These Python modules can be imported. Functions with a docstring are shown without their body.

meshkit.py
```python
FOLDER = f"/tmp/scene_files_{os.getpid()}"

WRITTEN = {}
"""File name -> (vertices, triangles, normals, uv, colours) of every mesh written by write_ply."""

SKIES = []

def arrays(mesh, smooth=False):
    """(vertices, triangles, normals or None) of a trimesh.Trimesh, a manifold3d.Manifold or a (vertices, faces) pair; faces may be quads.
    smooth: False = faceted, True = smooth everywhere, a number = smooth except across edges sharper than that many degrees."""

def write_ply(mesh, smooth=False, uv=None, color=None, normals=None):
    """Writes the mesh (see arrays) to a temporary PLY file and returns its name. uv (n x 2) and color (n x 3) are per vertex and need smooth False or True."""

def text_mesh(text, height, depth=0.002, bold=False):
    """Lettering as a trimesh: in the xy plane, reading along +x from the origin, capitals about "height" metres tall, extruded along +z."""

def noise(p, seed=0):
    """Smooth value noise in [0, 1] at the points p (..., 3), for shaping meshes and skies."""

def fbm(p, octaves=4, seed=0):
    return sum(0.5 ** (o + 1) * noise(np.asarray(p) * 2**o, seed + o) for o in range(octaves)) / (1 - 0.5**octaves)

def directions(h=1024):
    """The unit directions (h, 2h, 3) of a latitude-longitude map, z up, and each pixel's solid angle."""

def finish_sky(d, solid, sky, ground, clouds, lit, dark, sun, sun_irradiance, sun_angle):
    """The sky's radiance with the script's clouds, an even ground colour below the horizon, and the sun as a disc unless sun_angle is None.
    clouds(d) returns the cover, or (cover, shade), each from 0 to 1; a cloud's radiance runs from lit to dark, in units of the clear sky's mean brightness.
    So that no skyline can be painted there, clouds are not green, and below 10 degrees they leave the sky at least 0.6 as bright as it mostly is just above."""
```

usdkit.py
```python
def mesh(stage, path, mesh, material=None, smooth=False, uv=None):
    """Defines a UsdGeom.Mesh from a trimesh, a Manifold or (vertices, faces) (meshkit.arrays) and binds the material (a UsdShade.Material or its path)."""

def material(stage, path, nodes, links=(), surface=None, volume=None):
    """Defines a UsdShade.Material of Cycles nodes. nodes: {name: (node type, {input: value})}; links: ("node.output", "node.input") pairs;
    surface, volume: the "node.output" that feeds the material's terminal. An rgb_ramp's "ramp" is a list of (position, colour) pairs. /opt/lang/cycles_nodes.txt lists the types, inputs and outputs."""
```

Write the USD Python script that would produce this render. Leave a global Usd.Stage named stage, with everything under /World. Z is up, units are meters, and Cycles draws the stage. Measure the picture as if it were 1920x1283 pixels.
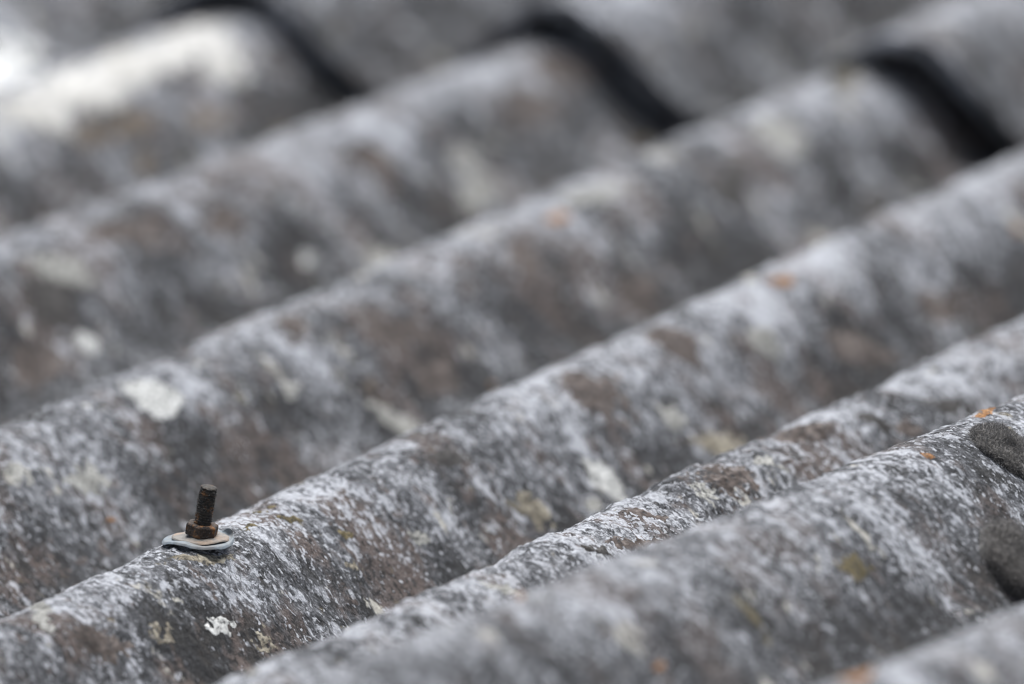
import math
import numpy as np
import usdkit
import meshkit
from pxr import Usd, UsdGeom, UsdLux, UsdShade, Gf, Sdf, Vt
from scipy.interpolate import PchipInterpolator

stage = Usd.Stage.CreateInMemory()
UsdGeom.SetStageUpAxis(stage, UsdGeom.Tokens.z)
UsdGeom.SetStageMetersPerUnit(stage, 1.0)
world = UsdGeom.Xform.Define(stage, '/World')
stage.SetDefaultPrim(world.GetPrim())
UsdGeom.Scope.Define(stage, '/World/Looks')

# ------------------------------------------------------------------ camera, sky, sun, exposure
TILT = math.radians(8.0)                       # pitch of the roof; roof frame: x up the slope, y to the left, z off the sheets
EAVE = np.array([0, 0, 2.6])
CT, ST = math.cos(TILT), math.sin(TILT)
T = np.array([[CT, 0, -ST], [0, 1, 0], [ST, 0, CT]])
def W(p):                                      # roof frame to world
    return np.asarray(p, float) @ T.T + EAVE
CAM_C = np.array([-3.38886, -1.95754, 1.13034])
CAM_M = np.array([[0.507382, -0.861718, 0.002457], [0.235781, 0.14157, 0.961439], [0.828837, 0.487238, -0.275007]])     # right, up, forward
CAM_F, FOCUS, BOLT_X, BOLT_Y = 16009.7, 3.7923, -0.3367, -0.0028
LENS = 300.0
right, up, fwd = (CAM_M @ T.T)
pos = W(CAM_C)
cam = UsdGeom.Camera.Define(stage, '/World/camera')
m = Gf.Matrix4d(*right, 0, *up, 0, *(-fwd), 0, *pos, 1)
cam.AddTransformOp().Set(m)
cam.CreateFocalLengthAttr(LENS)
cam.CreateHorizontalApertureAttr(36.0 * LENS / (CAM_F * 36.0 / 1920.0))
cam.CreateVerticalApertureAttr(cam.GetHorizontalApertureAttr().Get() * 684 / 1024)
cam.CreateClippingRangeAttr(Gf.Vec2f(0.1, 500))
cam.CreateFStopAttr(FSTOP := 4.0)
cam.CreateFocusDistanceAttr(FOCUS)
cam.CreateExposureAttr(2.25)

SUN_EL, SUN_AZ = math.radians(74.0), math.radians(24.0)      # towards the sun; azimuth from +x towards +y
sd = np.array([math.cos(SUN_EL) * math.cos(SUN_AZ), math.cos(SUN_EL) * math.sin(SUN_AZ), math.sin(SUN_EL)])
sky = UsdLux.DomeLight.Define(stage, '/World/sky')
skym = usdkit.material(stage, '/World/Looks/sky_air', {
    'tc': ('texture_coordinate', {}),
    'sky': ('sky_texture', {'sky_type': 'single_scattering', 'sun_disc': False, 'sun_elevation': SUN_EL, 'sun_rotation': math.atan2(sd[0], sd[1]), 'aerosol_density': 3.0}),
    'cl': ('noise_texture', {'scale': 2.2, 'detail': 5.0, 'roughness': 0.55}),
    'cr': ('map_range', {'from_min': 0.3, 'from_max': 0.7, 'to_min': 0.6, 'to_max': 0.95, 'clamp': True}),
    'bw': ('rgb_to_bw', {}),
    'tint': ('mix', {'mix_type': 'multiply', 'fac': 1.0, 'color2': (0.545, 0.602, 0.695)}),
    'mx': ('mix', {'mix_type': 'mix'}),
    'bg': ('background_shader', {'strength': 0.055})},
    [('tc.generated', 'cl.vector'), ('cl.fac', 'cr.value'), ('sky.color', 'bw.color'), ('bw.val', 'tint.color1'), ('cr.result', 'mx.fac'),
     ('sky.color', 'mx.color1'), ('tint.color', 'mx.color2'), ('mx.color', 'bg.color')], surface='bg.background')
UsdShade.MaterialBindingAPI.Apply(sky.GetPrim()).Bind(skym)
sky.GetPrim().SetCustomDataByKey('kind', 'structure')
sun = UsdLux.DistantLight.Define(stage, '/World/sun')
sun.CreateNormalizeAttr(True) if hasattr(sun, 'CreateNormalizeAttr') else sun.GetPrim().CreateAttribute('inputs:normalize', Sdf.ValueTypeNames.Bool).Set(True)
sun.CreateIntensityAttr(0.4)
sun.CreateAngleAttr(50.0)
sun.CreateColorAttr(Gf.Vec3f(1.0, 0.985, 0.96))
zx = np.cross([0, 0, 1], sd); zx /= np.linalg.norm(zx); zy = np.cross(sd, zx)
sun.AddTransformOp().Set(Gf.Matrix4d(*zx, 0, *zy, 0, *sd, 0, 0, 0, 20, 1))

# ------------------------------------------------------------------ helpers
used = {}
def numbered(parent, name):
    k = used.get((parent, name), 0); used[(parent, name)] = k + 1
    return name if k == 0 else f'{name}_{k:03d}'
def tag(prim, label=None, category=None, group=None, kind=None):
    for k, v in (('label', label), ('category', category), ('group', group), ('kind', kind)):
        if v: prim.SetCustomDataByKey(k, v)
    return prim
def thing(name, label, category, loc=(0, 0, 0), group=None):
    x = UsdGeom.Xform.Define(stage, '/World/' + numbered('/World', name)); x.AddTranslateOp().Set(Gf.Vec3d(*map(float, loc)))
    x.base = np.asarray(loc, float)
    tag(x.GetPrim(), label, category, group)
    return x
def part(parent, name, mesh, mat, smooth=True, label=None, kind=None, base=None):
    """mesh in world metres; stored relative to the thing's base"""
    path = parent.GetPath().pathString if hasattr(parent, 'GetPath') else parent
    v, f = mesh[:2]
    mm = usdkit.mesh(stage, path + '/' + numbered(path, name), (np.asarray(v) - base, f), mat, smooth=smooth)
    if len(mesh) > 2:
        UsdGeom.PrimvarsAPI(mm).CreatePrimvar('wear_shading', Sdf.ValueTypeNames.FloatArray, 'vertex').Set(Vt.FloatArray.FromNumpy(mesh[2].astype(np.float32)))
    tag(mm.GetPrim(), label, kind=kind)
    return mm
def grid_faces(nx, ny, keep=None):
    i, j = np.meshgrid(np.arange(nx - 1), np.arange(ny - 1), indexing='ij')
    a = (i * ny + j).ravel()
    q = np.stack([a, a + ny, a + ny + 1, a + 1], 1)
    return q if keep is None else q[keep]
fbm, noise = meshkit.fbm, meshkit.noise

# ------------------------------------------------------------------ the corrugated surfaces (roof frame)
PITCH = 0.177
CREST_K = np.array([-0.6, 0, 1, 2, 3, 4, 5, 10.0])
CREST_Y = np.array([-0.262, -0.1574, 0.0006, 0.1733, 0.3551, 0.5326, 0.7100, 1.595])
CREST_Z = np.array([0.006, 0.0061, -0.0004, -0.0037, 0.0011, 0.0017, 0.002, 0.002])
CREST_S = np.array([-0.026, -0.0261, -0.0082, -0.0065, -0.0214, -0.0111, -0.011, -0.011])
AMP = 0.0559
_ky, _zy, _sy = PchipInterpolator(CREST_Y, CREST_K, extrapolate=True), PchipInterpolator(CREST_Y, CREST_Z), PchipInterpolator(CREST_Y, CREST_S)
def relief(X, Y, seed, level=1.0):
    q = np.stack([X, Y, np.zeros_like(X)], -1)
    return level * (0.0032 * (fbm(q * 24, 2, seed) - 0.5) + 0.0029 * (fbm(q * 75, 3, seed + 5) - 0.5) + 0.0020 * (fbm(q * 260, 2, seed + 11) - 0.5))
def surfA(X, Y, fine=True):
    Yc = np.clip(Y, CREST_Y[0], CREST_Y[-1])
    z = AMP / 2 * (np.cos(2 * np.pi * _ky(Yc)) - 1) + _zy(Yc) + _sy(Yc) * X
    z = z - 0.008 * np.clip((X - 0.45) / 0.1, 0, 1) * np.clip((Y - 0.44) / 0.06, 0, 1)
    return z + relief(X, Y, 1) * (1 + 0.7 * np.clip((-0.07 - Y) / 0.05, 0, 1)) if fine else z
def surfB(X, Y, fine=True):
    # near sheet: crests at -0.285, -0.474, ...
    k = np.where(Y > -0.474, (Y + 0.285) / 0.189, -1 + (Y + 0.474) / 0.18)
    t = np.clip((Y + 0.474) / 0.189, 0, 1)
    z = AMP / 2 * (np.cos(2 * np.pi * k) - 1) + (0.0465 + (0.0394 - 0.0465) * t) + (-0.0707 + (-0.063 + 0.0707) * t) * X
    return z + relief(X, Y, 31) if fine else z
def edgeU(Y):
    n = np.stack([Y * 60, Y * 0, Y * 0], -1)
    return 0.585 - 0.1749 * (Y - 0.3) + 0.004 * (fbm(n, 3, 77) - 0.5) + 0.003 * (fbm(n * 5, 2, 78) - 0.5)
_us = np.linspace(-8, 16, 2401)
_uy = _us * PITCH * 1.0875 - 0.0376 + np.interp(_us, [1, 2, 3, 4], [-0.0046, 0.0009, -0.0059, 0.0163])
def surfU(X, Y, fine=True):
    s = np.interp(Y, _uy, _us)
    z = 0.0314 * (np.cos(2 * np.pi * s) - 1) + 0.0066 + 0.0085 + np.interp(s, [1, 2, 3, 4], [-0.0015, 0.0006, -0.0017, 0.0004])
    return z + relief(X, Y, 51) if fine else z


# ------------------------------------------------------------------ materials
def lichen_nodes(base, extra_links=(), bump=0.0007, rough=0.92):
    nodes, links = base
    nodes['bmp'] = ('bump', {'strength': 1.0, 'distance': bump})
    nodes['bsdf'] = ('principled_bsdf', {'roughness': rough, 'specular_ior_level': 0.25, 'diffuse_roughness': 0.6})
    links += [('bmp.normal', 'bsdf.normal')]
    return nodes, links

def cement(path, tone=1.0, seed=0.0, brown=0.8, wear_shading=0.13):
    """weathered asbestos-cement: soft grey ground, pale and dark speckle of crustose lichen, brown, cream, olive and orange colonies.
    The primvar 'wear' (1 on the crests, 0 in the valleys) puts crest light and valley shade into the colour, along with rain-scoured paleness."""
    n, l = {}, []
    n['g'] = ('geometry', {})
    n['mp'] = ('mapping', {'location': (seed, seed * 0.7, seed * 1.3), 'scale': (1.2, 0.76, 0.76)}); l += [('g.position', 'mp.vector')]
    n['w'] = ('attribute', {'attribute': 'wear_shading'})
    def tex(name, scale, detail, rough, off=0.0, dist=0.0):
        n[name + 'm'] = ('mapping', {'location': (off, off * 1.7, -off)}); l.append(('mp.vector', name + 'm.vector'))
        n[name] = ('noise_texture', {'scale': scale, 'detail': detail, 'roughness': rough, 'distortion': dist}); l.append((name + 'm.vector', name + '.vector'))
    def mth(name, kind, *args):
        n[name] = ('math', {'math_type': kind})
        for s, v in zip(('value1', 'value2', 'value3'), args):
            if isinstance(v, str): l.append((v, f'{name}.{s}'))
            else: n[name][1][s] = v
        return name + '.value'
    tex('n1', 20, 5, 0.62, 1.1); tex('n2', 170, 4, 0.6, 3.1); tex('n3', 760, 4, 0.68, 7.7)
    # lift: large patches carry more pale crust; scoured crests also painted lighter, valleys shaded
    mth('lf1', 'multiply_add', 'n1.fac', 0.56, -0.295); mth('lf', 'multiply_add', 'w.fac', wear_shading, 'lf1.value')
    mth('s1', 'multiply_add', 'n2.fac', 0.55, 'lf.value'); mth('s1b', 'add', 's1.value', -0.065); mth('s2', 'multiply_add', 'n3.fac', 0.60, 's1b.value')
    t = tone
    n['r'] = ('rgb_ramp', {'ramp': [(0.0, (.017 * t, .017 * t, .018 * t)), (0.37, (.022 * t, .022 * t, .023 * t)), (0.46, (.050 * t, .051 * t, .055 * t)), (0.54, (.097 * t, .099 * t, .107 * t)),
                                    (0.62, (.20 * t, .204 * t, .217 * t)), (0.72, (.36 * t, .366 * t, .384 * t)), (1.0, (.50 * t, .505 * t, .52 * t))]})
    l.append(('s2.value', 'r.fac'))
    cur = 'r.color'
    def over(name, scale, lo, hi, color, fac, off, detail=5, rough=0.62, lift=0.0, spread=0.5):
        nonlocal cur
        tex(name, scale, detail, rough, off, 0.15)
        src = name + '.fac'
        if lift: src = mth(name + 'l', 'multiply_add', 'lf.value', lift, src)
        n[name + 'k'] = ('map_range', {'from_min': lo, 'from_max': hi, 'to_min': 0.0, 'to_max': fac, 'clamp': True}); l.append((src, name + 'k.value'))
        n[name + 'c'] = ('mix', {'mix_type': 'multiply', 'fac': 1.0, 'color1': color})
        n[name + 'v'] = ('map_range', {'from_min': 0.3, 'from_max': 0.7, 'to_min': 1 - spread, 'to_max': 1 + spread, 'clamp': True}); l.append(('n3.fac', name + 'v.value'))
        l.append((name + 'v.result', name + 'c.color2'))
        n[name + 'x'] = ('mix', {'mix_type': 'mix'}); l.extend([(cur, name + 'x.color1'), (name + 'c.color', name + 'x.color2'), (name + 'k.result', name + 'x.fac')])
        cur = name + 'x.color'
    over('br', 21, 0.52, 0.60, (.112, .087, .077), brown, 11.3)
    over('bm', 75, 0.595, 0.65, (.112, .087, .077), brown, 14.3)
    over('dk', 46, 0.575, 0.64, (.030, .029, .028), 0.8, 17.1, lift=-0.5)
    over('ds', 330, 0.555, 0.595, (.022, .022, .023), 0.85, 19.7, 4, 0.6, lift=-0.5)
    over('ws', 370, 0.572, 0.612, (.47, .48, .51), 0.85, 29.3, 4, 0.6, lift=0.8, spread=0.25)
    over('wm', 90, 0.58, 0.64, (.44, .45, .48), 0.8, 27.3, 5, 0.62, lift=0.7, spread=0.35)
    over('cr', 40, 0.645, 0.685, (.46, .44, .39), 0.85, 23.9, spread=0.3)
    over('ol', 62, 0.65, 0.71, (.16, .13, .065), 0.7, 37.7)
    over('og', 46, 0.755, 0.785, (.40, .17, .06), 0.85, 41.1, 4, 0.55)
    mth('h2', 'multiply_add', 'n2.fac', 1.8, 'n3.fac'); mth('h3', 'multiply_add', 'wsk.result', 0.35, 'h2.value'); mth('h4', 'multiply_add', 'dsk.result', -0.35, 'h3.value')
    lichen_nodes((n, l), bump=0.0011)
    l += [('h4.value', 'bmp.height'), (cur, 'bsdf.base_color')]
    return usdkit.material(stage, path, n, l, surface='bsdf.BSDF')

def crust(path, lo, mid, hi, scale=420, bump=0.0012, rough=0.95, gaps=0.85):
    n, l = {}, []
    n['g'] = ('geometry', {})
    n['n1'] = ('noise_texture', {'scale': scale, 'detail': 5.0, 'roughness': 0.7}); n['n2'] = ('noise_texture', {'scale': scale / 6, 'detail': 3.0})
    n['m1'] = ('math', {'math_type': 'multiply_add', 'value2': 0.6, 'value3': 0.0}); n['m2'] = ('math', {'math_type': 'multiply_add', 'value2': 0.4})
    l += [('g.position', 'n1.vector'), ('g.position', 'n2.vector'), ('n1.fac', 'm1.value1'), ('n2.fac', 'm2.value1'), ('m1.value', 'm2.value3')]
    n['r'] = ('rgb_ramp', {'ramp': [(0, lo), (0.40, lo), (0.5, mid), (0.6, hi), (1, hi)]}); l.append(('m2.value', 'r.fac'))
    # dark gaps between the scales, where the bare sheet shows
    n['n3'] = ('noise_texture', {'scale': scale * 1.4, 'detail': 4.0, 'roughness': 0.6}); l.append(('g.position', 'n3.vector'))
    n['k'] = ('map_range', {'from_min': 0.40, 'from_max': 0.455, 'to_min': gaps, 'to_max': 0.0, 'clamp': True}); l.append(('n3.fac', 'k.value'))
    n['x'] = ('mix', {'color2': (.06, .059, .06)}); l += [('r.color', 'x.color1'), ('k.result', 'x.fac')]
    lichen_nodes((n, l), bump=bump, rough=rough)
    n['hh'] = ('math', {'math_type': 'multiply_add', 'value2': -0.5}); l += [('k.result', 'hh.value1'), ('n1.fac', 'hh.value3')]
    l += [('hh.value', 'bmp.height'), ('x.color', 'bsdf.base_color')]
    return usdkit.material(stage, path, n, l, surface='bsdf.BSDF')

L = '/World/Looks/'
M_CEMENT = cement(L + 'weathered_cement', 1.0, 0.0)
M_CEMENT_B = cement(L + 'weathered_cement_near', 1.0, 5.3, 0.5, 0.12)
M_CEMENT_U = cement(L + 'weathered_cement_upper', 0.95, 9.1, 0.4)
M_CRUST = {
    'white': crust(L + 'white_crust', (.30, .30, .29), (.54, .54, .52), (.70, .70, .68)),
    'cream': crust(L + 'cream_crust', (.16, .158, .145), (.33, .325, .30), (.49, .48, .45)),
    'beige': crust(L + 'beige_crust', (.10, .09, .07), (.24, .21, .16), (.40, .37, .30)),
    'brown': crust(L + 'brown_crust', (.042, .034, .030), (.095, .076, .067), (.20, .17, .155), scale=260),
    'dark': crust(L + 'dark_crust', (.025, .023, .022), (.055, .05, .047), (.10, .095, .09)),
    'orange': crust(L + 'orange_crust', (.14, .07, .032), (.28, .135, .055), (.37, .21, .10)),
    'olive': crust(L + 'olive_crust', (.05, .045, .03), (.12, .095, .045), (.22, .18, .10)),
    'rust': crust(L + 'rust_crust', (.085, .07, .055), (.165, .13, .095), (.26, .21, .165)),
    'wash': crust(L + 'white_wash', (.55, .55, .53), (.74, .74, .72), (.82, .82, .81), scale=120, bump=0.0005, rough=0.8, gaps=0.05),
    'washed': crust(L + 'worn_wash', (.36, .345, .315), (.50, .485, .45), (.62, .605, .575), scale=120, bump=0.0005, rough=0.85, gaps=0.15),
}

# ------------------------------------------------------------------ roof sheets
def sheet_mesh(surf, xs, ys, thick, x_edge=None):
    """two-sided sheet: top surface and underside, closed at its rim. x_edge(y) shifts the low edge."""
    X, Y = np.meshgrid(xs, ys, indexing='ij')
    if x_edge is not None:
        f = (X - xs[0]) / (xs[-1] - xs[0]); e = x_edge(Y); X = e + f * (xs[-1] - e)
    top = surf(X, Y)
    nx, ny = X.shape
    gx, gy = np.gradient(top, axis=0), np.gradient(top, axis=1)
    # underside: smooth profile offset by the sheet's thickness
    Zs = surf(X, Y, False)
    d = 1e-3
    sx, sy = (surf(X + d, Y, False) - Zs) / d, (surf(X, Y + d, False) - Zs) / d
    nn = np.stack([-sx, -sy, np.ones_like(sx)], -1); nn /= np.linalg.norm(nn, axis=-1, keepdims=True)
    P1 = np.stack([X, Y, top], -1)
    P0 = np.stack([X, Y, Zs], -1) - nn * thick
    v = np.vstack([P1.reshape(-1, 3), P0.reshape(-1, 3)])
    q = grid_faces(nx, ny); n = nx * ny
    faces = [q, q[:, ::-1] + n]
    idx = np.arange(n).reshape(nx, ny)
    for loop in (idx[0, :], idx[-1, ::-1], idx[::-1, 0], idx[:, -1]):
        a, b = loop[:-1], loop[1:]
        faces.append(np.stack([a, b, b + n, a + n], 1))
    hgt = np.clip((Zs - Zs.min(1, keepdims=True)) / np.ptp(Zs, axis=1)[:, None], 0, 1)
    wear_shading = np.concatenate([(hgt ** 1.6).ravel() - 0.35, np.zeros(n)])  # painted sky light by height: crests lighter, valleys darker, on top of weathering
    return W(v), np.vstack(faces), wear_shading
def steps(*segs):
    out = []
    for a, b, h in segs: out += list(np.linspace(a, b, max(2, int(round((b - a) / h)) + 1)))[(1 if out else 0):]
    return np.array(out)

baseA = W([0, 0.2, 0]); baseB = W([-0.1, -0.4, 0]); baseU = W([0.9, 0.3, 0])
sheetA = thing('roofing_sheet', 'long grey lichen-mottled corrugated cement sheet that the rusty bolt pierces', 'roofing sheet', baseA)
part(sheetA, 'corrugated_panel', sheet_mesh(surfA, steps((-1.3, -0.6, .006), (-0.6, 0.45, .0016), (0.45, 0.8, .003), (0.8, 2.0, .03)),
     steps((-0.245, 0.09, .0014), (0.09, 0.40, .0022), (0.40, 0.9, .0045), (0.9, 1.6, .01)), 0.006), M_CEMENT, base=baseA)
sheetB = thing('roofing_sheet', 'nearest grey corrugated cement sheet, out of focus, with two moss cushions on its flank', 'roofing sheet', baseB)
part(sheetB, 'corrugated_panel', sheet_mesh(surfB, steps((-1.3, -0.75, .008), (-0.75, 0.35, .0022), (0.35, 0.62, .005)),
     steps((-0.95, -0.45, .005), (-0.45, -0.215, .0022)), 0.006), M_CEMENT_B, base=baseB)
sheetU = thing('roofing_sheet', 'upper dark grey corrugated sheet whose wavy lower edge overlaps the ridges behind', 'roofing sheet', baseU)
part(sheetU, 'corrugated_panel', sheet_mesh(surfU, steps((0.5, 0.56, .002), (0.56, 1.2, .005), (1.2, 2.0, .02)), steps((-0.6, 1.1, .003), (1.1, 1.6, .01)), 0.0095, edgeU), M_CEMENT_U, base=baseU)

# ------------------------------------------------------------------ lichen crusts growing on the sheets
def crust_mesh(surf, cx, cy, E, thick, seed, frag):
    """E: 2x2, maps (dx, dy) from the centre to the unit disc"""
    Ei = np.linalg.inv(E); hx, hy = 1.5 * np.abs(Ei).sum(1)
    hx, hy = min(hx, .14), min(hy, .14)
    st = max(0.0009, max(hx, hy) / 45)
    xs = np.arange(cx - hx, cx + hx + st, st); ys = np.arange(cy - hy, cy + hy + st, st)
    X, Y = np.meshgrid(xs, ys, indexing='ij')
    r = np.linalg.norm(np.stack([X - cx, Y - cy], -1) @ E.T, axis=-1)
    Z0 = surf(X, Y)
    q = np.stack([X, Y, Z0], -1)
    m_ = 0.9 - r + 1.5 * (fbm(q * 70, 4, seed) - 0.5) + 1.5 * frag * (fbm(q * 300, 3, seed + 9) - 0.5)
    h = thick * np.tanh(m_ * 3.0) * (0.75 + 0.5 * fbm(q * 260, 3, seed + 3))
    h = np.where(m_ < 0, np.maximum(m_ * 0.004, -0.0012), h)
    d = 1e-3
    S0 = surf(X, Y, False); sx, sy = (surf(X + d, Y, False) - S0) / d, (surf(X, Y + d, False) - S0) / d
    nn = np.stack([-sx, -sy, np.ones_like(sx)], -1); nn /= np.linalg.norm(nn, axis=-1, keepdims=True)
    v = q + nn * (h - 0.00005)[..., None]
    ok = m_ > -0.22
    keep = (ok[:-1, :-1] | ok[1:, :-1] | ok[1:, 1:] | ok[:-1, 1:]).ravel()
    f = grid_faces(*X.shape, keep)
    u, inv = np.unique(f, return_inverse=True)
    return W(v.reshape(-1, 3)[u]), inv.reshape(f.shape)
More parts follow.
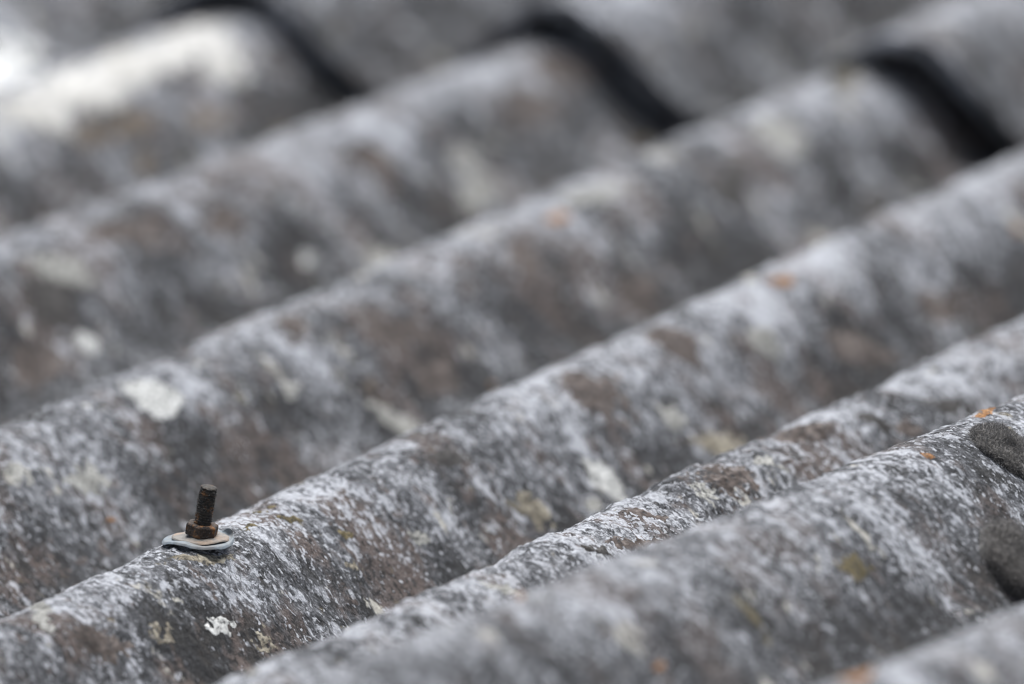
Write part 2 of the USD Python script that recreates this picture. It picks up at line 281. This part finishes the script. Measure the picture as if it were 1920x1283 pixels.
PATCHES = [
    ('A', 'beige', np.float64(-0.3495), np.float64(-0.0134), 36.1, -59.4, -125.7, -281.8, 0.000275, 1.3, 'pale dusty crust round the foot of the bolt'),
    ('A', 'white', np.float64(-0.126), np.float64(0.1582), 21.4, -48.1, -51.5, -44.0, 0.000495, 0.65, 'pale white lichen on the second ridge behind the bolt'),
    ('A', 'cream', np.float64(-0.2175), np.float64(0.1354), 31.3, -131.9, -61.0, -46.0, 0.00044, 1.3, None),
    ('A', 'cream', np.float64(-0.2505), np.float64(0.1486), 48.8, -95.0, -75.6, -160.7, 0.00044, 1.3, None),
    ('A', 'cream', np.float64(0.0495), np.float64(0.3286), 19.3, -53.6, -52.7, -56.9, 0.000495, 0.78, None),
    ('A', 'white', np.float64(-0.0555), np.float64(-0.0506), 13.3, -71.9, -82.0, -51.2, 0.000495, 0.52, 'white streak of lichen on the flank right of the bolt'),
    ('A', 'cream', np.float64(-0.0765), np.float64(-0.0542), 70.7, -208.9, -131.9, -210.4, 0.00044, 1.04, None),
    ('A', 'beige', np.float64(0.045), np.float64(-0.0542), 29.6, -90.3, -57.9, -96.8, 0.00044, 1.17, None),
    ('A', 'white', np.float64(-0.375), np.float64(-0.0374), 53.9, -177.6, -114.3, -165.8, 0.00044, 1.3, 'small white lichen rosette below the bolt'),
    ('A', 'beige', np.float64(-0.354), np.float64(-0.0482), 29.4, -148.7, -124.3, -74.5, 0.000385, 1.43, None),
    ('A', 'beige', np.float64(-0.1185), np.float64(-0.0494), 25.3, -109.5, -86.6, -84.1, 0.000385, 1.3, None),
    ('A', 'cream', np.float64(0.0165), np.float64(0.109), 26.7, -89.1, -124.6, -96.5, 0.00044, 1.04, None),
    ('A', 'cream', np.float64(0.4815), np.float64(0.1534), 15.6, -64.8, -52.5, -13.4, 0.000495, 0.78, None),
    ('A', 'cream', np.float64(0.3075), np.float64(0.1618), 22.9, -30.6, -16.0, -127.8, 0.000495, 0.91, None),
    ('A', 'cream', np.float64(0.3855), np.float64(0.169), 47.4, -68.7, -22.8, -146.3, 0.00044, 0.91, None),
    ('A', 'cream', np.float64(0.4065), np.float64(0.295), 34.1, -121.2, -33.7, -29.5, 0.00044, 1.04, None),
    ('A', 'cream', np.float64(0.288), np.float64(0.2818), 40.6, -81.9, -48.8, -83.5, 0.00044, 1.04, None),
    ('A', 'white', np.float64(0.03), np.float64(0.2974), 49.2, -166.6, -124.6, -121.5, 0.000385, 1.3, None),
    ('A', 'cream', np.float64(-0.0375), np.float64(0.1366), 49.5, -259.1, -91.8, -45.9, 0.000385, 1.3, None),
    ('A', 'cream', np.float64(-0.1185), np.float64(-0.1706), 51.0, -108.5, -107.7, -184.9, 0.000385, 1.3, None),
    ('A', 'cream', np.float64(-0.174), np.float64(-0.1706), 32.8, -99.4, -114.0, -54.8, 0.000385, 1.43, 'cracked cream lichen on the sharp part of the ridge'),
    ('A', 'cream', np.float64(-0.3555), np.float64(-0.1718), 40.5, -88.5, -103.9, -146.0, 0.000385, 1.3, None),
    ('A', 'beige', np.float64(0.6015), np.float64(0.1822), 23.4, -60.9, -60.7, 65.1, 0.000385, 1.04, None),
    ('A', 'cream', np.float64(0.417), np.float64(0.3106), 48.1, -135.9, -50.7, -97.3, 0.000385, 1.17, None),
    ('A', 'white', np.float64(0.2325), np.float64(0.295), 87.4, -182.1, -67.7, -179.1, 0.000385, 1.17, None),
    ('A', 'cream', np.float64(0.1335), np.float64(-0.029), 27.9, -118.0, -76.2, -88.4, 0.000385, 1.17, None),
    ('A', 'cream', np.float64(0.0285), np.float64(-0.0386), 29.7, -184.9, -87.9, -61.4, 0.000385, 1.3, None),
    ('U', 'cream', np.float64(0.6276), np.float64(0.187), 37.9, -51.0, -71.9, 225.8, 0.000385, 1.04, None),
    ('A', 'brown', np.float64(0.1935), np.float64(0.325), 22.0, -73.6, -38.6, -34.5, 0.000385, 0.91, None),
    ('A', 'brown', np.float64(0.1215), np.float64(0.3346), 20.6, -34.8, -31.9, -92.0, 0.000385, 1.04, None),
    ('A', 'brown', np.float64(0.3435), np.float64(0.325), 27.5, -83.0, -54.5, -66.7, 0.000385, 1.04, None),
    ('A', 'brown', np.float64(0.5595), np.float64(0.3334), 17.5, -37.1, -29.1, -63.7, 0.000385, 1.04, None),
    ('A', 'brown', np.float64(0.5085), np.float64(0.3202), 19.5, -71.0, -36.1, -36.7, 0.00033, 1.17, None),
    ('A', 'brown', np.float64(0.0615), np.float64(0.1438), 17.0, -44.6, -36.0, -61.9, 0.000385, 1.04, None),
    ('A', 'brown', np.float64(0.0705), np.float64(0.1174), 20.7, -110.4, -40.4, -17.5, 0.000385, 1.04, None),
    ('A', 'brown', np.float64(-0.012), np.float64(-0.0194), 15.4, -62.1, -36.8, -18.5, 0.000385, 0.91, 'broad brown lichen on the third ridge'),
    ('A', 'brown', np.float64(0.0735), np.float64(-0.0134), 22.6, -68.4, -44.6, -23.7, 0.000385, 1.04, None),
    ('A', 'dark', np.float64(-0.1455), np.float64(-0.0194), 43.7, -97.8, -76.6, -142.9, 0.000495, 0.78, None),
    ('A', 'brown', np.float64(-0.153), np.float64(-0.1682), 29.6, -66.6, -55.4, -60.5, 0.00044, 1.3, 'scaly brown lichen on the sharp part of the ridge'),
    ('A', 'brown', np.float64(-0.222), np.float64(-0.1658), 41.9, -84.4, -123.7, -141.4, 0.000275, 1.69, None),
    ('A', 'brown', np.float64(-0.249), np.float64(-0.1754), 36.5, -80.2, -82.8, -160.9, 0.000275, 1.69, None),
    ('A', 'dark', np.float64(-0.2775), np.float64(-0.1754), 42.7, -89.2, -127.3, -273.9, 0.000385, 1.17, None),
    ('A', 'dark', np.float64(0.4065), np.float64(0.139), 25.8, -121.9, -32.4, -24.6, 0.000385, 0.91, None),
    ('A', 'brown', np.float64(0.2025), np.float64(-0.0458), 16.1, -72.1, -48.0, -64.2, 0.000385, 1.04, None),
    ('A', 'brown', np.float64(0.294), np.float64(-0.0446), 21.8, -100.1, -43.8, -61.5, 0.000385, 1.04, None),
    ('A', 'brown', np.float64(-0.069), np.float64(-0.1598), 30.4, -58.5, -93.4, -65.0, 0.000385, 1.04, None),
    ('A', 'dark', np.float64(0.045), np.float64(-0.179), 30.0, -81.6, -72.8, -133.7, 0.000495, 0.78, None),
    ('A', 'brown', np.float64(-0.0015), np.float64(-0.1802), 41.5, -94.5, -80.9, -218.1, 0.00044, 1.04, None),
    ('A', 'dark', np.float64(-0.018), np.float64(-0.1718), 37.1, -105.5, -92.3, -80.3, 0.000385, 1.17, None),
    ('A', 'dark', np.float64(0.5025), np.float64(0.1054), 18.4, -80.9, -45.0, -12.2, 0.000385, 1.17, None),
    ('A', 'brown', np.float64(0.2025), np.float64(0.1474), 23.7, -100.2, -54.7, -27.4, 0.000385, 1.17, None),
    ('A', 'brown', np.float64(0.264), np.float64(0.1138), 19.1, -103.7, -45.0, -15.7, 0.00033, 1.17, None),
    ('A', 'brown', np.float64(-0.0225), np.float64(0.2962), 24.9, -96.4, -38.0, -25.5, 0.00033, 1.17, None),
    ('A', 'dark', np.float64(0.03), np.float64(0.3178), 20.7, -81.4, -36.9, -28.4, 0.00033, 1.3, None),
    ('A', 'brown', np.float64(0.006), np.float64(0.163), 33.1, -93.9, -59.2, 1.5, 0.00033, 1.17, None),
    ('A', 'orange', np.float64(0.189), np.float64(-0.0062), 51.3, -100.7, -110.6, -127.9, 0.000385, 1.04, 'bright orange lichen on the ridge crest'),
    ('A', 'orange', np.float64(0.2565), np.float64(0.1582), 70.9, -121.6, -66.5, -189.2, 0.000385, 1.04, None),
    ('A', 'orange', np.float64(0.402), np.float64(-0.0314), 33.8, -375.0, -89.0, -13.3, 0.000385, 1.04, None),
    ('A', 'orange', np.float64(0.105), np.float64(0.1066), 175.3, -295.9, -147.3, -501.3, 0.00033, 1.04, None),
    ('B', 'orange', np.float64(-0.505), np.float64(-0.332), 129.2, -293.9, -110.4, -315.6, 0.000385, 1.04, None),
    ('B', 'orange', np.float64(-0.5845), np.float64(-0.4652), 72.4, -124.7, -14.7, -85.2, 0.00044, 0.78, None),
    ('B', 'orange', np.float64(-0.199), np.float64(-0.2948), 92.9, -197.9, -152.0, -160.2, 0.00033, 1.17, None),
    ('B', 'orange', np.float64(-0.109), np.float64(-0.2756), 93.9, -167.6, -14.4, -193.1, 0.00033, 1.17, None),
    ('B', 'orange', np.float64(-0.5185), np.float64(-0.2744), 290.3, -494.8, -153.2, 114.4, 0.000275, 1.04, None),
    ('A', 'orange', np.float64(-0.1425), np.float64(-0.1778), 180.8, -413.8, -316.4, -692.8, 0.000275, 1.3, None),
    ('A', 'orange', np.float64(-0.2205), np.float64(0.1198), 276.1, -428.9, -124.7, -524.9, 0.000275, 1.3, None),
    ('A', 'orange', np.float64(-0.1605), np.float64(0.1066), 429.3, -678.8, -245.9, -796.0, 0.00022, 1.3, None),
    ('A', 'olive', np.float64(-0.2775), np.float64(-0.0122), 70.3, -125.1, -241.6, -428.6, 0.000192, 2.34, None),
    ('A', 'olive', np.float64(-0.279), np.float64(-0.0002), 106.1, -155.0, -174.7, -278.2, 0.000192, 2.34, None),
    ('A', 'olive', np.float64(-0.3015), np.float64(-0.0074), 148.6, -199.9, -125.0, -468.1, 0.000192, 2.34, None),
    ('A', 'olive', np.float64(0.576), np.float64(0.2866), 68.2, -94.4, -63.2, -504.5, 0.00033, 1.17, None),
    ('A', 'olive', np.float64(-0.2565), np.float64(-0.0278), 64.3, -209.5, -184.3, -237.1, 0.00022, 1.56, None),
    ('B', 'olive', np.float64(-0.3265), np.float64(-0.326), 45.8, -182.1, -89.5, -89.9, 0.000275, 1.3, None),
    ('A', 'rust', np.float64(0.4245), np.float64(0.4822), 32.0, -39.4, -15.3, -147.8, 0.000275, 1.3, None),
    ('A', 'rust', np.float64(0.3645), np.float64(0.4906), 38.8, -51.9, -16.7, -127.9, 0.000275, 1.43, None),
    ('A', 'rust', np.float64(0.3315), np.float64(0.493), 50.7, -46.6, -7.9, -186.0, 0.000275, 1.56, None),
    ('A', 'rust', np.float64(0.357), np.float64(0.475), 12.6, -174.0, -82.8, 33.0, 0.00022, 1.43, None),
    ('A', 'cream', np.float64(-0.2085), np.float64(-0.0398), 51.5, -208.5, -193.2, -232.9, 0.000275, 1.56, None),
    ('A', 'beige', np.float64(-0.267), np.float64(-0.0386), 59.3, -201.6, -132.4, -200.2, 0.000275, 1.56, None),
    ('A', 'beige', np.float64(-0.4155), np.float64(-0.0326), 55.0, -176.5, -98.9, -134.5, 0.000275, 1.56, None),
    ('A', 'brown', np.float64(-0.4515), np.float64(-0.0254), 30.9, -81.4, -71.3, -102.7, 0.000275, 1.43, None),
    ('A', 'cream', np.float64(-0.4485), np.float64(0.0094), 83.3, -129.8, -106.7, 107.0, 0.000275, 1.56, None),
    ('A', 'wash', np.float64(0.4725), np.float64(0.6514), 15.5, -9.9, 7.0, -68.7, 0.000495, 0.39, 'whitewash spilled at the far left ridge'),
    ('A', 'washed', np.float64(0.3705), np.float64(0.5146), 8.0, -6.7, 2.4, -59.3, 0.000385, 0.45, 'worn whitewash along the far left crest'),
    ('A', 'washed', np.float64(0.4875), np.float64(0.5134), 17.5, -39.6, -21.7, -30.4, 0.00033, 1.04, None),
]
for k, (sh, kind, cx, cy, e00, e01, e10, e11, thick, frag, label) in enumerate(PATCHES):
    surf, owner, base = {'A': (surfA, sheetA, baseA), 'B': (surfB, sheetB, baseB), 'U': (surfU, sheetU, baseU)}[sh]
    mesh = crust_mesh(surf, cx, cy, np.array([[e00, e01], [e10, e11]]), thick, 100 + 7 * k, frag)
    if len(mesh[1]):
        part(owner, 'whitewash_patch' if kind in ('wash', 'washed') else 'lichen_patch', mesh, M_CRUST[kind], base=base, label=label)

# ------------------------------------------------------------------ the rusty roof bolt
B0 = np.array([BOLT_X, BOLT_Y, 0.0])
B0[2] = float(surfA(np.array([B0[0]]), np.array([B0[1]]), False)[0])
rgt = np.array([CAM_M[0][0], CAM_M[0][1], 0]); rgt /= np.linalg.norm(rgt)      # along the picture's width, in the roof plane
awy = np.array([-rgt[1], rgt[0], 0])
axis = np.array([0, 0, 1]) + 0.165 * rgt + 0.03 * awy; axis /= np.linalg.norm(axis)
u1 = np.cross(axis, awy); u1 /= np.linalg.norm(u1); u2 = np.cross(axis, u1)
def ring_solid(prof, n, shape=None, org=B0, close=True):
    """lathe about the bolt's axis; prof: (radius, height); shape(phi, i, r, h) -> (r, h)"""
    ph = np.linspace(0, 2 * np.pi, n, endpoint=False); rows = []
    for i, (r, h) in enumerate(prof):
        rr, hh = np.full(n, r), np.full(n, h)
        if shape: rr, hh = shape(ph, i, rr, hh)
        rows.append(org + rr[:, None] * (np.cos(ph)[:, None] * u1 + np.sin(ph)[:, None] * u2) + hh[:, None] * axis)
    v = np.vstack(rows); q = []
    for i in range(len(prof) - 1):
        a = i * n + np.arange(n); b = i * n + (np.arange(n) + 1) % n
        q.append(np.stack([a, b, b + n, a + n], 1))
    return v, np.vstack(q)
baseK = W(B0)
bolt = thing('roof_bolt', 'rusty threaded bolt with nut and bent washers standing on a ridge', 'bolt', baseK)
def rusty(path, dark, mid, hot, seed):
    n = {'g': ('geometry', {}), 'mp': ('mapping', {'location': (seed, seed, seed)}), 'n1': ('noise_texture', {'scale': 520.0, 'detail': 5.0, 'roughness': 0.7}), 'n2': ('noise_texture', {'scale': 210.0, 'detail': 3.0}),
         'n3': ('noise_texture', {'scale': 1500.0, 'detail': 3.0, 'roughness': 0.7}),
         'r': ('rgb_ramp', {'ramp': [(0, dark), (0.42, dark), (0.55, mid), (0.72, tuple(1.6 * c for c in mid)), (1, mid)]}),
         'k': ('map_range', {'from_min': 0.56, 'from_max': 0.68, 'to_min': 0, 'to_max': 0.9, 'clamp': True}),
         's': ('map_range', {'from_min': 0.60, 'from_max': 0.68, 'to_min': 0, 'to_max': 0.7, 'clamp': True}),
         'x': ('mix', {'color2': hot}), 'x2': ('mix', {'color2': (0.22, 0.215, 0.2)}),
         'bmp': ('bump', {'strength': 1.0, 'distance': 0.0012}), 'b': ('principled_bsdf', {'roughness': 0.75, 'specular_ior_level': 0.4})}
    l = [('g.position', 'mp.vector'), ('mp.vector', 'n1.vector'), ('mp.vector', 'n2.vector'), ('mp.vector', 'n3.vector'), ('n1.fac', 'r.fac'), ('n2.fac', 'k.value'), ('n3.fac', 's.value'),
         ('r.color', 'x.color1'), ('k.result', 'x.fac'), ('x.color', 'x2.color1'), ('s.result', 'x2.fac'), ('x2.color', 'b.base_color'), ('n1.fac', 'bmp.height'), ('bmp.normal', 'b.normal')]
    return usdkit.material(stage, path, n, l, surface='b.BSDF')
M_RUST = rusty(L + 'dark_rust', (.013, .011, .009), (.036, .028, .021), (.16, .07, .022), 0.0)
M_RUST2 = rusty(L + 'nut_rust', (.018, .013, .010), (.05, .03, .019), (.30, .13, .04), 2.2)
def lead_mat(path, lo, hi, dust):
    n = {'g': ('geometry', {}), 'n1': ('noise_texture', {'scale': 420.0, 'detail': 6.0, 'roughness': 0.75}), 'n2': ('noise_texture', {'scale': 130.0, 'detail': 3.0}),
         'r': ('rgb_ramp', {'ramp': [(0, lo), (0.35, lo), (0.65, hi), (1, hi)]}), 'k': ('map_range', {'from_min': 0.45, 'from_max': 0.65, 'to_min': 0, 'to_max': 0.75, 'clamp': True}), 'x': ('mix', {'color2': dust}),
         'bmp': ('bump', {'strength': 0.6, 'distance': 0.0006}), 'b': ('principled_bsdf', {'roughness': 0.62, 'specular_ior_level': 0.4})}
    l = [('g.position', 'n1.vector'), ('g.position', 'n2.vector'), ('n1.fac', 'r.fac'), ('n2.fac', 'k.value'), ('r.color', 'x.color1'), ('k.result', 'x.fac'), ('x.color', 'b.base_color'), ('n1.fac', 'bmp.height'), ('bmp.normal', 'b.normal')]
    return usdkit.material(stage, path, n, l, surface='b.BSDF')
M_LEAD = lead_mat(L + 'blue_grey_lead', (.10, .12, .135), (.175, .20, .22), (.17, .16, .15))
M_DUST = lead_mat(L + 'dusty_lead', (.09, .083, .077), (.19, .175, .155), (.22, .15, .10))
# shaft with a real thread, worn and pitted
NS, PTC, R0 = 72, 0.00125, 0.0038
hs = np.arange(0.0020, 0.0247, 0.00022)
def thread(ph, i, r, h):
    w = ((h + PTC * ph / (2 * np.pi)) / PTC) % 1.0
    rr = r + 0.0006 * (np.abs(2 * w - 1) - 0.5)
    q = np.stack([np.cos(ph) * 0.004, np.sin(ph) * 0.004, h], -1)
    return rr + 0.0016 * (fbm(q * 600, 3, 4) - 0.5) - 0.0005 * np.clip(fbm(q * 200, 2, 14) - .45, 0, 1), h
top = [(R0 * 0.97, hs[-1] + .0002), (R0 * 0.88, hs[-1] + .0006), (R0 * 0.5, hs[-1] + .0008), (0.00002, hs[-1] + .0008)]
v1, q1 = ring_solid([(R0, h) for h in hs] + top, NS, lambda ph, i, r, h: thread(ph, i, r, h) if i < len(hs) else (r, h + 0.0003 * (fbm(np.stack([np.cos(ph) * r * 500, np.sin(ph) * r * 500, h * 0], -1), 2, 5) - .5)))
part(bolt, 'threaded_shaft', (W(v1), q1), M_RUST, smooth=45, base=baseK)
# hexagonal nut, chamfered and corroded
def hexr(ph, i, r, h):
    a = (ph + 0.70) % (np.pi / 3) - np.pi / 6
    hx = r * np.cos(np.pi / 6) / np.cos(a)
    q = np.stack([np.cos(ph) * hx, np.sin(ph) * hx, h], -1)
    return hx * (1 + 0.07 * (fbm(q * 380, 3, 8) - 0.5)), h + 0.0007 * (fbm(q * 300, 2, 18) - 0.5)
RN, H0, H1 = 0.0076, 0.0026, 0.0080
prof = [(RN * 0.80, H0)] + [(RN * 0.96, H0 + .0002)] + [(RN, h) for h in np.linspace(H0 + .0007, H1 - .0007, 14)] + [(RN * 0.95, H1 - .0001), (RN * 0.86, H1 + .00012), (RN * 0.7, H1 + .0001), (RN * 0.5, H1), (RN * 0.42, H1 - .0003)]
v2, q2 = ring_solid(prof, 144, hexr)
part(bolt, 'hexagonal_nut', (W(v2), q2), M_RUST2, smooth=40, base=baseK)
# washers: built over the ridge in polar coordinates, phi measured from the picture's right, going away
def washer(rad, r_in, lift, thick, wav, curl, seed, hug, nr=26, na=160):
    ph = np.linspace(0, 2 * np.pi, na, endpoint=False); tt = np.linspace(0, 1, nr)
    PH, TT = np.meshgrid(ph, tt, indexing='ij')
    rmax = rad * (1 + 0.05 * np.sin(2 * PH + 1 + seed) + 0.03 * np.sin(5 * PH + seed))
    Rr = r_in + (rmax - r_in) * TT
    cu = curl * np.exp(-((np.angle(np.exp(1j * (PH - 0.40)))) / 0.5) ** 2) * np.clip((TT - 0.66) / 0.34, 0, 1) ** 2
    Rr = Rr - 0.9 * cu
    dx = Rr[..., None] * (np.cos(PH)[..., None] * rgt + np.sin(PH)[..., None] * awy)
    X, Y = B0[0] + dx[..., 0], B0[1] + dx[..., 1]
    Zs = surfA(X, Y, False)
    z = B0[2] + hug * (Zs - B0[2]) + lift + 0.02 * Rr * np.cos(PH) - 0.07 * Rr * np.sin(PH) + wav * TT ** 2 * (np.sin(3 * PH + 1.9 + seed) + 0.6 * np.sin(5 * PH + 0.4)) + cu
    z = np.maximum(z, surfA(X, Y, True) + 0.0002)
    z = z + 0.0006 * (fbm(np.stack([X, Y, X * 0], -1) * 260, 2, seed + 3) - 0.5)
    lip = thick * np.sqrt(np.clip(1 - np.clip((TT - 0.9) / 0.1, 0, 1) ** 2, 0.02, 1))
    topv = np.stack([X, Y, z + lip], -1).reshape(-1, 3); bot = np.stack([X, Y, z], -1).reshape(-1, 3)
    n = na * nr; q = []
    for a in range(na):
        b = (a + 1) % na; i = np.arange(nr - 1)
        q.append(np.stack([a * nr + i, a * nr + i + 1, b * nr + i + 1, b * nr + i], 1))
    q = np.vstack(q); rim = []
    for a in range(na):
        b = (a + 1) % na
        rim += [[a * nr + nr - 1, a * nr + nr - 1 + n, b * nr + nr - 1 + n, b * nr + nr - 1], [a * nr, b * nr, b * nr + n, a * nr + n]]
    return W(np.vstack([topv, bot])), np.vstack([q, q[:, ::-1] + n, np.array(rim)])
part(bolt, 'lead_washer', washer(0.0163, 0.0030, 0.0004, 0.0013, 0.0006, 0.0042, 0, 0.24), M_LEAD, smooth=60, base=baseK, label='wavy blue-grey lead washer with its edge curled up')
part(bolt, 'flat_washer', washer(0.0128, 0.0030, 0.0018, 0.0007, 0.0003, 0.0, 2, 0.22), M_DUST, smooth=60, base=baseK, label='dusty beige washer under the nut')

# ------------------------------------------------------------------ moss cushions
def moss_mats():
    n = {'g': ('geometry', {}), 'n1': ('noise_texture', {'scale': 900.0, 'detail': 4.0, 'roughness': 0.7}), 'r': ('rgb_ramp', {'ramp': [(0, (.018, .016, .0145)), (0.42, (.027, .0245, .022)), (0.6, (.062, .056, .052)), (1, (.085, .077, .072))]}),
         'b': ('principled_bsdf', {'roughness': 0.95, 'specular_ior_level': 0.1, 'sheen_weight': 0.3})}
    a = usdkit.material(stage, L + 'dark_moss', n, [('g.position', 'n1.vector'), ('n1.fac', 'r.fac'), ('r.color', 'b.base_color')], surface='b.BSDF')
    b = usdkit.material(stage, L + 'moss_hair', {'b': ('principled_bsdf', {'base_color': (.17, .16, .15), 'roughness': 0.8, 'specular_ior_level': 0.2})}, [], surface='b.BSDF')
    return a, b
M_MOSS, M_HAIR = moss_mats()
def moss(surf, cx, cy, E, height, seed, label):
    base = W([cx, cy, float(surf(np.array([cx]), np.array([cy]), False)[0])])
    t = thing('moss_cushion', label, 'moss', base)
    na, nr = 120, 44
    ph = np.linspace(0, 2 * np.pi, na, endpoint=False); tt = np.linspace(0.001, 1, nr)
    PH, TT = np.meshgrid(ph, tt, indexing='ij')
    a = np.minimum(TT * 1.15, 1.15) * np.pi / 2
    rag = 1 + 0.11 * (fbm(np.stack([np.cos(PH) * 2.2, np.sin(PH) * 2.2, PH * 0], -1), 3, seed + 2) - 0.5) * 2
    q2 = np.stack([rag * np.sin(a) * np.cos(PH), rag * np.sin(a) * np.sin(PH)], -1) @ np.linalg.inv(E).T
    X, Y = cx + q2[..., 0], cy + q2[..., 1]
    d = 1e-3; S = surf(X, Y, False); sx, sy = (surf(X + d, Y, False) - S) / d, (surf(X, Y + d, False) - S) / d
    nn = np.stack([-sx, -sy, np.ones_like(sx)], -1); nn /= np.linalg.norm(nn, axis=-1, keepdims=True)
    h = height * (np.cos(a) ** 0.75 if False else np.sign(np.cos(a)) * np.abs(np.cos(a)) ** 0.5)
    p = np.stack([X, Y, S], -1) + nn * h[..., None]
    p += nn * ((0.0026 * (fbm(p * 150, 3, seed) - .5) + 0.0016 * (fbm(p * 700, 2, seed + 4) - .5)) * (h > -0.0005))[..., None]
    q = []
    i = np.arange(nr - 1)
    for k in range(na):
        b = (k + 1) % na
        q.append(np.stack([k * nr + i, k * nr + i + 1, b * nr + i + 1, b * nr + i], 1))
    v = W(p.reshape(-1, 3)); f = np.vstack(q)
    part(t, 'cushion', (v, f), M_MOSS, smooth=True, base=base)
    rng = np.random.default_rng(seed)
    vv, ff, nv = usdkit.meshkit.arrays((v, f), True)
    pick = rng.choice(np.nonzero((h > 0.0004).ravel())[0], 6000)
    o = vv[pick] + rng.normal(0, 0.00025, (6000, 3)); n_ = nv[pick]
    if np.mean(np.einsum('ij,ij->i', n_, vv[pick] - base)) < 0: n_ = -n_
    dirn = n_ + rng.normal(0, 0.5, (6000, 3)); dirn /= np.linalg.norm(dirn, axis=1, keepdims=True)
    side = np.cross(dirn, rng.normal(0, 1, (6000, 3))); side /= np.linalg.norm(side, axis=1, keepdims=True)
    ln = rng.uniform(0.0008, 0.0026, (6000, 1)); w = 0.00013
    tri = np.stack([o - side * w, o + side * w, o + dirn * ln], 1).reshape(-1, 3)
    part(t, 'hair_tips', (tri, np.arange(len(tri)).reshape(-1, 3)), M_HAIR, smooth=False, base=base, kind='stuff')
moss(surfB, -0.1495, -0.3068, np.array([[15.4, -60.5], [-59.0, -15.3]]), 0.0055, 1882, 'dark moss cushion just below the crest at the right edge')
moss(surfB, -0.2215, -0.3476, np.array([[7.0, -63.5], [-55.7, 14.5]]), 0.01, 1892, 'larger grey-brown moss cushion lower on the blurred near flank')


# ------------------------------------------------------------------ the yard far below the roof
gm = crust(L + 'yard_gravel', (.13, .125, .115), (.22, .21, .195), (.32, .31, .29), scale=30, bump=0.01, gaps=0.3)
gx = np.linspace(-80, 80, 41); GX, GY = np.meshgrid(gx, gx, indexing='ij')
g = usdkit.mesh(stage, '/World/ground', (np.stack([GX, GY, 0.05 * fbm(np.stack([GX, GY, GX * 0], -1) * 0.2, 2, 3) - .05], -1).reshape(-1, 3), grid_faces(41, 41)), gm, smooth=True)
tag(g.GetPrim(), 'pale gravel yard below the roof', kind='structure')
